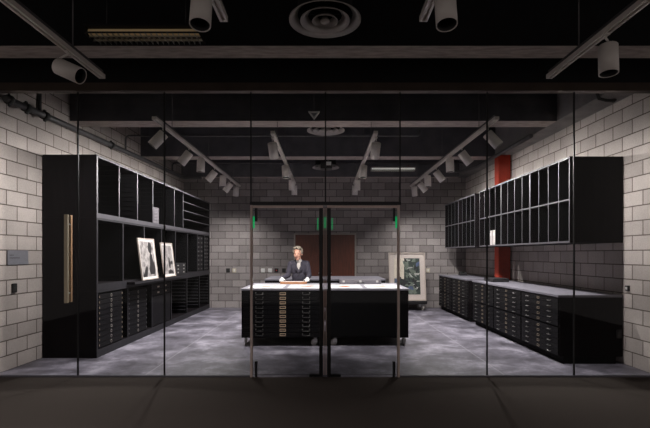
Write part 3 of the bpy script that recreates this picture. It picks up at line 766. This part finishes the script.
def conduit(label, pts, r=.018, m=None):
    t = MB(); t.tube(pts, r, 10); tag(t.build('conduit', m or M_conduit), label, 'conduit')
def arc(c, r, a0, a1, plane='xz', k=6):
    out = []
    for i in range(k + 1):
        a = R(a0 + (a1 - a0) * i / k)
        out.append((c[0] + r * math.cos(a), c[1], c[2] + r * math.sin(a)))
    return out
xw = WL(9.4) + .05
conduit('thin grey conduit crossing the ceiling behind the first inside beam', [(xw, 9.4, 3.74)] + arc((xw + .08, 9.4, 3.96), .08, 180, 90) + [(1.92, 9.4, 4.04)] + arc((1.92, 9.4, 4.10), .06, -90, 0) + [(1.98, 9.4, 4.2)], .02)
xw = WL(12.1) + .05
conduit('thin grey conduit crossing the ceiling near the back wall', [(xw, 12.1, 3.79)] + arc((xw + .08, 12.1, 3.94), .08, 180, 90) + [(3.8, 12.1, 4.02)], .02)
conduit('dark vertical conduit on the left wall above the thick pipe', [(WL(6.7) + .03, 6.7, 3.69), (WL(6.7) + .03, 6.7, 4.44)], .024, M_rubber)
conduit('curved dark conduit at the top of the right block wall', [(4.16, 6.45, 3.78)] + [(4.10 + .0 * k, 6.42 - .02 * k, 3.76 - .02 * math.sin(k)) for k in range(3)] + [(3.98, 6.36, 3.74), (3.86, 6.34, 3.76), (3.82, 6.33, 3.86), (3.82, 6.33, 4.44)], .022, M_rubber)
conduit('grey pipe stub under the right ceiling beam near the back', [(3.55, 12.2, 4.44), (3.55, 12.2, 3.80), (3.6, 11.9, 3.75), (3.78, 11.2, 3.749), (3.80, 9.6, 3.749), (3.80, 8.3, 3.749)], .04, M_pipe)
# triangular pendant device
t = thing('pendant_detector', 'small white triangular device hanging on a thin stem behind glass', 'device', (-.16, 6.6, 3.545))
b = MB()
tri = [(-.085, .11), (.085, .11), (.0, 0.0)]
tin = [(-.052, .09), (.052, .09), (.0, .028)]
bm = b.bm
for (y0, y1) in ((-.03, .03),):
    A = [bm.verts.new((x, y0, z)) for x, z in tri]; A2 = [bm.verts.new((x, y0, z)) for x, z in tin]; B = [bm.verts.new((x, y1, z)) for x, z in tri]; B2 = [bm.verts.new((x, y1, z)) for x, z in tin]
    for i in range(3):
        j = (i + 1) % 3
        bm.faces.new((A[i], A[j], A2[j], A2[i])); bm.faces.new((B[i], B2[i], B2[j], B[j])); bm.faces.new((A[i], B[i], B[j], A[j])); bm.faces.new((A2[i], A2[j], B2[j], B2[i]))
b.build('rim', M_whiteplastic, t)
b = MB(); b.prism([(x * .98, z * .98 + .001) for x, z in tin], -.012, .012); b.build('lens', M_plaque, t)
b = MB(); b.cyl((0, 0, .1102), (0, 0, TOP - 3.545), .005, seg=8); b.build('stem', M_pipe, t)
# ceiling camera on a pole
t = thing('ceiling_camera', 'black camera with pale face on a ceiling pole above the islands', 'camera', (.05, 10.85, 3.62))
b = MB(); b.cyl((0.03, 0, .17), (0.03, 0, TOP - 3.62), .022, seg=12); b.build('pole', M_pipe, t)
bx('camera_body', M_blackmetal, -.16, .12, -.1, .12, 0, .165, t, .01)
bx('face_plate', M_whiteplastic, -.02, .10, -.112, -.1005, .07, .155, t, .004)

# ------------------------------------------------------------------ track lights
TZ = 3.42
TRX = {'outer left': -2.325, 'centre left': -.797, 'centre right': .775, 'outer right': 2.34}
def track(label, x, y0, y1, rods):
    t = thing('light_track', label, 'track', (x, y0, TZ), 0, 'ceiling light tracks')
    L = y1 - y0
    b = MB()
    b.box(-.031, -.012, 0, L, -.02, .022); b.box(.012, .031, 0, L, -.02, .022); b.box(-.0118, .0118, 0, L, .004, .022); b.box(-.0118, .0118, 0, .02, -.02, .0038); b.box(-.0118, .0118, L - .02, L, -.02, .0038)
    b.build('rail', M_track, t)
    bx('upper_channel', M_pipe, -.024, .024, .03, L - .03, .0222, .055, t)
    for d in rods:
        b = MB(); b.cyl((0, d - y0, .0552), (0, d - y0, TOP - TZ), .006, seg=8); b.build('hanger_rod', M_conduit, t)
for nm, x in TRX.items():
    a, c = (6.12, 12.25) if 'outer' in nm else (6.84, 11.85)
    track('long pale light track over the room, %s of four' % nm, x, a, c, (a + .72, 9.0, c - .8))
    a, c = (1.2, 4.70) if 'outer' in nm else (1.2, 3.55)
    track('pale light track in front of the glass, %s of four' % nm, x, a, c, (a + .5, c - .55))

CR, CL = .074, .245
def can_parts(t, aim, lens, shift):
    a = Vector(aim).normalized()
    b = MB(); b.box(-.016, .016, -.045, .045, -.036, -.0205); b.cyl((0, 0, -.0362), (shift[0], shift[1], -.075), .009, seg=10); b.build('adapter', M_can, t)
    p = Vector((0, 0, -.085)); c0 = p - a * .02; rotm = a.to_track_quat('Z', 'Y').to_matrix().to_4x4()
    side = Vector((0, 0, 1)) - a * a.z
    c = p - Vector((0, 0, CR * math.sqrt(max(0, 1 - a.z * a.z)))) - a * .02 + Vector(shift)
    b = MB(); b.M = Matrix.Translation(c) @ rotm
    b.lathe([(0, 0), (CR * .94, 0), (CR, .006), (CR, CL), (CR - .006, CL), (CR - .008, CL - .07), (0, CL - .072)], seg=28)
    o = b.build('can', M_can, t)
    b = MB(); b.M = Matrix.Translation(c) @ rotm
    b.lathe([(CR - .0085, CL - .003), (CR - .0095, CL - .066), (CR - .011, CL - .066), (CR - .010, CL - .003)], closed=True, seg=28); b.build('baffle', M_can_in, t)
    b = MB(); b.M = Matrix.Translation(c) @ rotm
    b.lathe([(0, CL - .058), (CR - .013, CL - .060), (CR - .013, CL - .066), (0, CL - .066)], seg=24); b.build('lens', M_lens if lens else M_lens_off, t)
    return c + a * (CL - .012), a
def spot(label, x, y, aim, power, angle, blend=.6, lens=True, target=None, color=(1, .945, .935), shift=(0, 0, 0)):
    t = thing('track_spotlight', label, 'spotlight', (x, y, TZ), 0, 'cylindrical track spotlights')
    if target is not None: aim = Vector(target) - Vector((x, y, TZ - .2))
    q, a = can_parts(t, aim, lens, shift)
    if power:
        l = bpy.data.lights.new('spot_lamp', 'SPOT'); l.energy = power; l.spot_size = R(angle); l.spot_blend = blend; l.shadow_soft_size = .045; l.color = color
        o = bpy.data.objects.new('spot_lamp', l); COL.objects.link(o); o.parent = t
        o.location = q; o.rotation_euler = a.to_track_quat('-Z', 'Y').to_euler()
    return t
ordn = ['first', 'second', 'third', 'fourth', 'fifth', 'sixth', 'seventh']
dys = [6.46, 7.69, 8.44, 9.47, 10.26, 11.07, 11.80]
PW = dict(wall=125, cab=105, down=210, back=85)
for sx, side in ((-1, 'left'), (1, 'right')):
    x = TRX['outer ' + side]
    for k, d in enumerate(dys):
        lab = 'pale spotlight on the %s outer inside track, %s from the glass' % (side, ordn[k])
        if k == 0: spot(lab + ', aimed at the wall', x, d, None, PW['wall'], 122, 1.0, target=(sx * 4.25, 6.0, .95))
        elif k == 4: spot(lab, x, d, (sx * .03, .0, -1), 110, 105, 1.0)
        elif k == 5: spot(lab, x, d, (sx * .62, -.04, -.80), 80, 168, .7)
        elif k in (1, 3): spot(lab, x, d, (sx * .62, -.04, -.80), PW['cab'], 168, .7)
        elif k == 6: spot(lab, x, d, (sx * .12, .30, -1), PW['back'], 120, 1.0)
        else: spot(lab, x, d, (sx * .03, .0, -1), PW['down'], 112, 1.0)
for sx, side in ((-1, 'left'), (1, 'right')):
    x = TRX['centre ' + side]
    for k, (d, pw) in enumerate(((7.08, 0), (9.05, 330), (10.8, 75), (11.65, 45))):
        lab = 'pale spotlight on the %s centre inside track, %s from the glass' % (side, ordn[k])
        if k == 0: spot(lab, x - .03 * (1 if sx < 0 else -1), d, None, 150, 84, .8, target=(sx * .66, 8.45, .98))
        elif k == 1: spot(lab, x, d, None, 75, 50, .7, target=(sx * .66, 8.7, .98))
        else: spot(lab, x, d, (0, .15, -1), pw, 95, 1.0)
spot('pale cylinder spotlight in front of the glass, lying sideways on left outer track', TRX['outer left'], 4.08, (.90, -.10, -.42), 0, 50, lens=False, shift=(-.08, 0, .0))
spot('pale cylinder spotlight in front of the glass, upright on right outer track', TRX['outer right'] + .0, 3.76, (-.04, -.10, -1), 0, 50, lens=False, shift=(.025, 0, -.035))
spot('pale cylinder spotlight at top edge of view, left of the large diffuser', TRX['centre left'] - .02, 3.20, (.0, -.22, -1), 0, 50, lens=False, shift=(-.05, -.03, .06))
spot('pale cylinder spotlight at top edge of view, right of the large diffuser', TRX['centre right'] + .02, 3.20, (.0, -.22, -1), 0, 50, lens=False, shift=(.05, -.03, .06))

for sx, side in ((-1, 'left'), (1, 'right')):  # unseen pair of spots, added to brighten the front carpet
    spot('added unseen spotlight lighting the lobby carpet from the %s outer front track' % side, TRX['outer ' + side], 2.1, (0, .12, -1), 75 if sx < 0 else 14, 120, 1.0)

# ------------------------------------------------------------------ the person
def remeshed(b, name, m, parent, vox, smooth_it=3):
    bmesh.ops.recalc_face_normals(b.bm, faces=b.bm.faces)
    me = bpy.data.meshes.new('tmp'); b.bm.to_mesh(me); b.bm.free()
    o = bpy.data.objects.new('tmp', me); COL.objects.link(o)
    rm = o.modifiers.new('r', 'REMESH'); rm.mode = 'VOXEL'; rm.voxel_size = vox; rm.use_smooth_shade = True
    sm = o.modifiers.new('s', 'SMOOTH'); sm.iterations = smooth_it; sm.factor = .5
    dg = bpy.context.evaluated_depsgraph_get(); dg.update()
    ev = o.evaluated_get(dg); nm = bpy.data.meshes.new_from_object(ev); nm.name = name
    bpy.data.objects.remove(o)
    nm.materials.clear(); nm.materials.append(m)
    for p in nm.polygons: p.use_smooth = True
    q = bpy.data.objects.new(name, nm); COL.objects.link(q); q.parent = parent
    return q
P = thing('person', 'person with grey hair in dark blazer and white gloves behind the island', 'person', (-.545, 9.44, 0))
def V(x, y, z): return Vector((x, y, z))
hc = V(-.015, -.125, 1.575)       # head centre
tilt = R(7)
Hm = Matrix.Translation(hc) @ Matrix.Rotation(R(-10), 4, 'Z') @ Matrix.Rotation(tilt, 4, 'X') @ Matrix.Scale(1.16, 4)
def hp(x, y, z): return Hm @ Vector((x, y, z))
shL, shR = V(-.165, -.03, 1.365), V(.165, -.03, 1.365)
elL, elR = V(-.225, -.06, 1.125), V(.215, -.06, 1.125)
wrL, wrR = V(-.325, -.30, 1.075), V(.190, -.31, 1.075)
b = MB()
b.M = None
# torso, neck, legs, arms (skin)
b.ell((0, 0, .95), (.155, .105, .12)); b.ell((0, -.005, 1.12), (.125, .09, .15)); b.ell((0, -.02, 1.28), (.155, .10, .14)); b.cap(shL, shR, .055, .055)
b.cap((0, -.03, 1.38), (-.005, -.085, 1.50), .053, .05)
for s, a, e, w in ((-1, shL, elL, wrL), (1, shR, elR, wrR)):
    b.cap(a, e, .045, .036); b.cap(e, w, .036, .024)
    b.cap((s * .085, 0, .90), (s * .09, -.005, .50), .078, .052); b.cap((s * .09, -.005, .50), (s * .095, .02, .09), .05, .034); b.ell((s * .095, -.05, .045), (.038, .10, .035))
# head
b.M = Hm
b.ell((0, .012, .035), (.074, .092, .088)); b.ell((0, -.030, -.035), (.056, .058, .072)); b.ell((0, -.052, -.088), (.030, .028, .026)); b.ell((0, -.06, .01), (.055, .035, .05))
b.cap((0, -.088, .012), (0, -.108, -.026), .009, .013); b.ell((0, -.072, .026), (.05, .022, .012)); b.ell((0, -.082, -.058), (.024, .014, .012))
b.ell((.034, -.068, -.020), (.024, .022, .022)); b.ell((-.034, -.068, -.020), (.024, .022, .022))
b.ell((.074, .01, -.005), (.010, .018, .03)); b.ell((-.074, .01, -.005), (.010, .018, .03))
body = remeshed(b, 'body', M_skin, P, .0065, 2)
# hair
b = MB(); b.M = Hm
b.ell((0, .032, .050), (.090, .092, .090)); b.ell((0, -.025, .112), (.066, .052, .030)); b.ell((-.074, .005, .035), (.022, .045, .048)); b.ell((.074, .005, .035), (.022, .045, .048)); b.ell((0, .07, .0), (.072, .05, .07)); b.ell((.035, -.055, .100), (.040, .026, .022)); b.ell((-.04, -.045, .104), (.038, .026, .022))
remeshed(b, 'hair', M_hair, P, .008, 2)
for s in (-1, 1):
    b = MB(); b.M = Hm; b.ell((s * .031, -.086, .008), (.011, .006, .006), seg=12); b.build('eye', M_eye, P)
b = MB(); b.M = Hm; b.ell((0, -.0945, -.058), (.022, .006, .007), seg=14); b.build('lips', M_lip, P)
# shirt
b = MB(); b.ell((0, -.045, 1.30), (.10, .085, .13)); b.cap((0, -.04, 1.37), (0, -.065, 1.43), .066, .062)
remeshed(b, 'shirt', M_shirt, P, .008, 2)
# jacket: open at the neck in a V
b = MB()
for s, a, e, w in ((-1, shL, elL, wrL), (1, shR, elR, wrR)):
    b.cap(a, e, .066, .055); b.cap(e, e.lerp(w, .86), .055, .042)
    b.cap((s * .06, -.02, 1.40), a, .05, .06); b.ell((s * .095, -.035, 1.28), (.085, .105, .145)); b.cap((s * .052, -.09, 1.39), (s * .012, -.118, 1.20), .022, .024)
b.ell((0, .03, 1.30), (.16, .085, .15)); b.ell((0, -.012, 1.10), (.152, .115, .15)); b.ell((0, 0, .95), (.180, .130, .14)); b.ell((0, .03, 1.40), (.09, .05, .04))
jk = remeshed(b, 'jacket', M_jacket, P, .008, 2)
for s in (-1, 1):
    b = MB(); b.prism([(s * .075, 1.43), (s * .115, 1.34), (s * .10, 1.30), (s * .008, 1.17), (s * .045, 1.33)], -.150, -.138); o = b.build('lapel', M_jacket, jk, bevel=.004)
b = MB(); b.cyl((.006, -.150, 1.14), (.006, -.128, 1.14), .011, seg=10); b.build('button', M_rubber, jk)
# trousers and shoes
b = MB(); b.ell((0, 0, .93), (.165, .115, .13))
for s in (-1, 1): b.cap((s * .085, 0, .88), (s * .09, -.005, .50), .092, .072); b.cap((s * .09, -.005, .50), (s * .095, .015, .11), .072, .062)
remeshed(b, 'trousers', M_trouser, P, .01, 2)
for s in (-1, 1):
    b = MB(); b.ell((s * .095, -.045, .045), (.046, .125, .042)); b.ell((s * .095, .03, .055), (.044, .06, .052)); b.box(s * .095 - .04, s * .095 + .04, -.15, .07, .002, .02); remeshed(b, 'shoe', M_shoe, P, .008, 2)
# gloved hands, fingers closing on the tray's ends
def glove(w, s):
    b = MB(); dirv = V(0, -1, -.18).normalized()
    pc = w + V(0, -.055, -.012)
    b.cap(w + V(0, .01, 0), w + V(0, -.02, -.004), .028, .030)
    b.ell(pc, (.040, .050, .018), (R(12), 0, 0))
    for i, (o, L) in enumerate(((-.030, .062), (-.010, .072), (.010, .068), (.029, .052))):
        st = pc + V(o, -.038, -.006); k1 = st + V(o * .15, -L * .45, -.004); k2 = k1 + V(0, -L * .30, -.014); k3 = k2 + V(0, -L * .18, -.016)
        b.cap(st, k1, .0102, .0095, 10); b.cap(k1, k2, .0095, .009, 10); b.cap(k2, k3, .009, .008, 10)
    inn = s
    t0 = pc + V(inn * .030, .022, -.004); t1 = t0 + V(inn * .026, -.028, -.008); t2 = t1 + V(inn * .010, -.030, -.010)
    b.cap(t0, t1, .013, .011, 10); b.cap(t1, t2, .011, .009, 10)
    return remeshed(b, 'glove', M_glove, P, .0042, 2)
glove(wrL, 1); glove(wrR, -1)

# ------------------------------------------------------------------ lobby light and world
w = bpy.data.worlds.new('World'); scene.world = w; w.use_nodes = True
bg = w.node_tree.nodes['Background']; bg.inputs[0].default_value = (1, .885, .84, 1); bg.inputs[1].default_value = .13

# ------------------------------------------------------------------ camera
cam = bpy.data.cameras.new('Camera'); co = bpy.data.objects.new('Camera', cam); COL.objects.link(co)
co.location = (0, 0, H); co.rotation_euler = (R(90), 0, 0)
cam.sensor_width = 36; cam.sensor_fit = 'HORIZONTAL'; cam.lens = 36 * 450 / 650; cam.shift_y = 40 / 650; cam.clip_start = .05; cam.clip_end = 100
scene.camera = co
vs = scene.view_settings; vs.view_transform = 'Standard'; vs.look = 'None'; vs.exposure = 0.75; vs.gamma = 1; vs.use_curve_mapping = False
cy = scene.cycles; cy.use_denoising = True; cy.max_bounces = 8; cy.diffuse_bounces = 5; cy.glossy_bounces = 3; cy.transparent_max_bounces = 16; cy.sample_clamp_indirect = 4; cy.caustics_reflective = False; cy.caustics_refractive = False
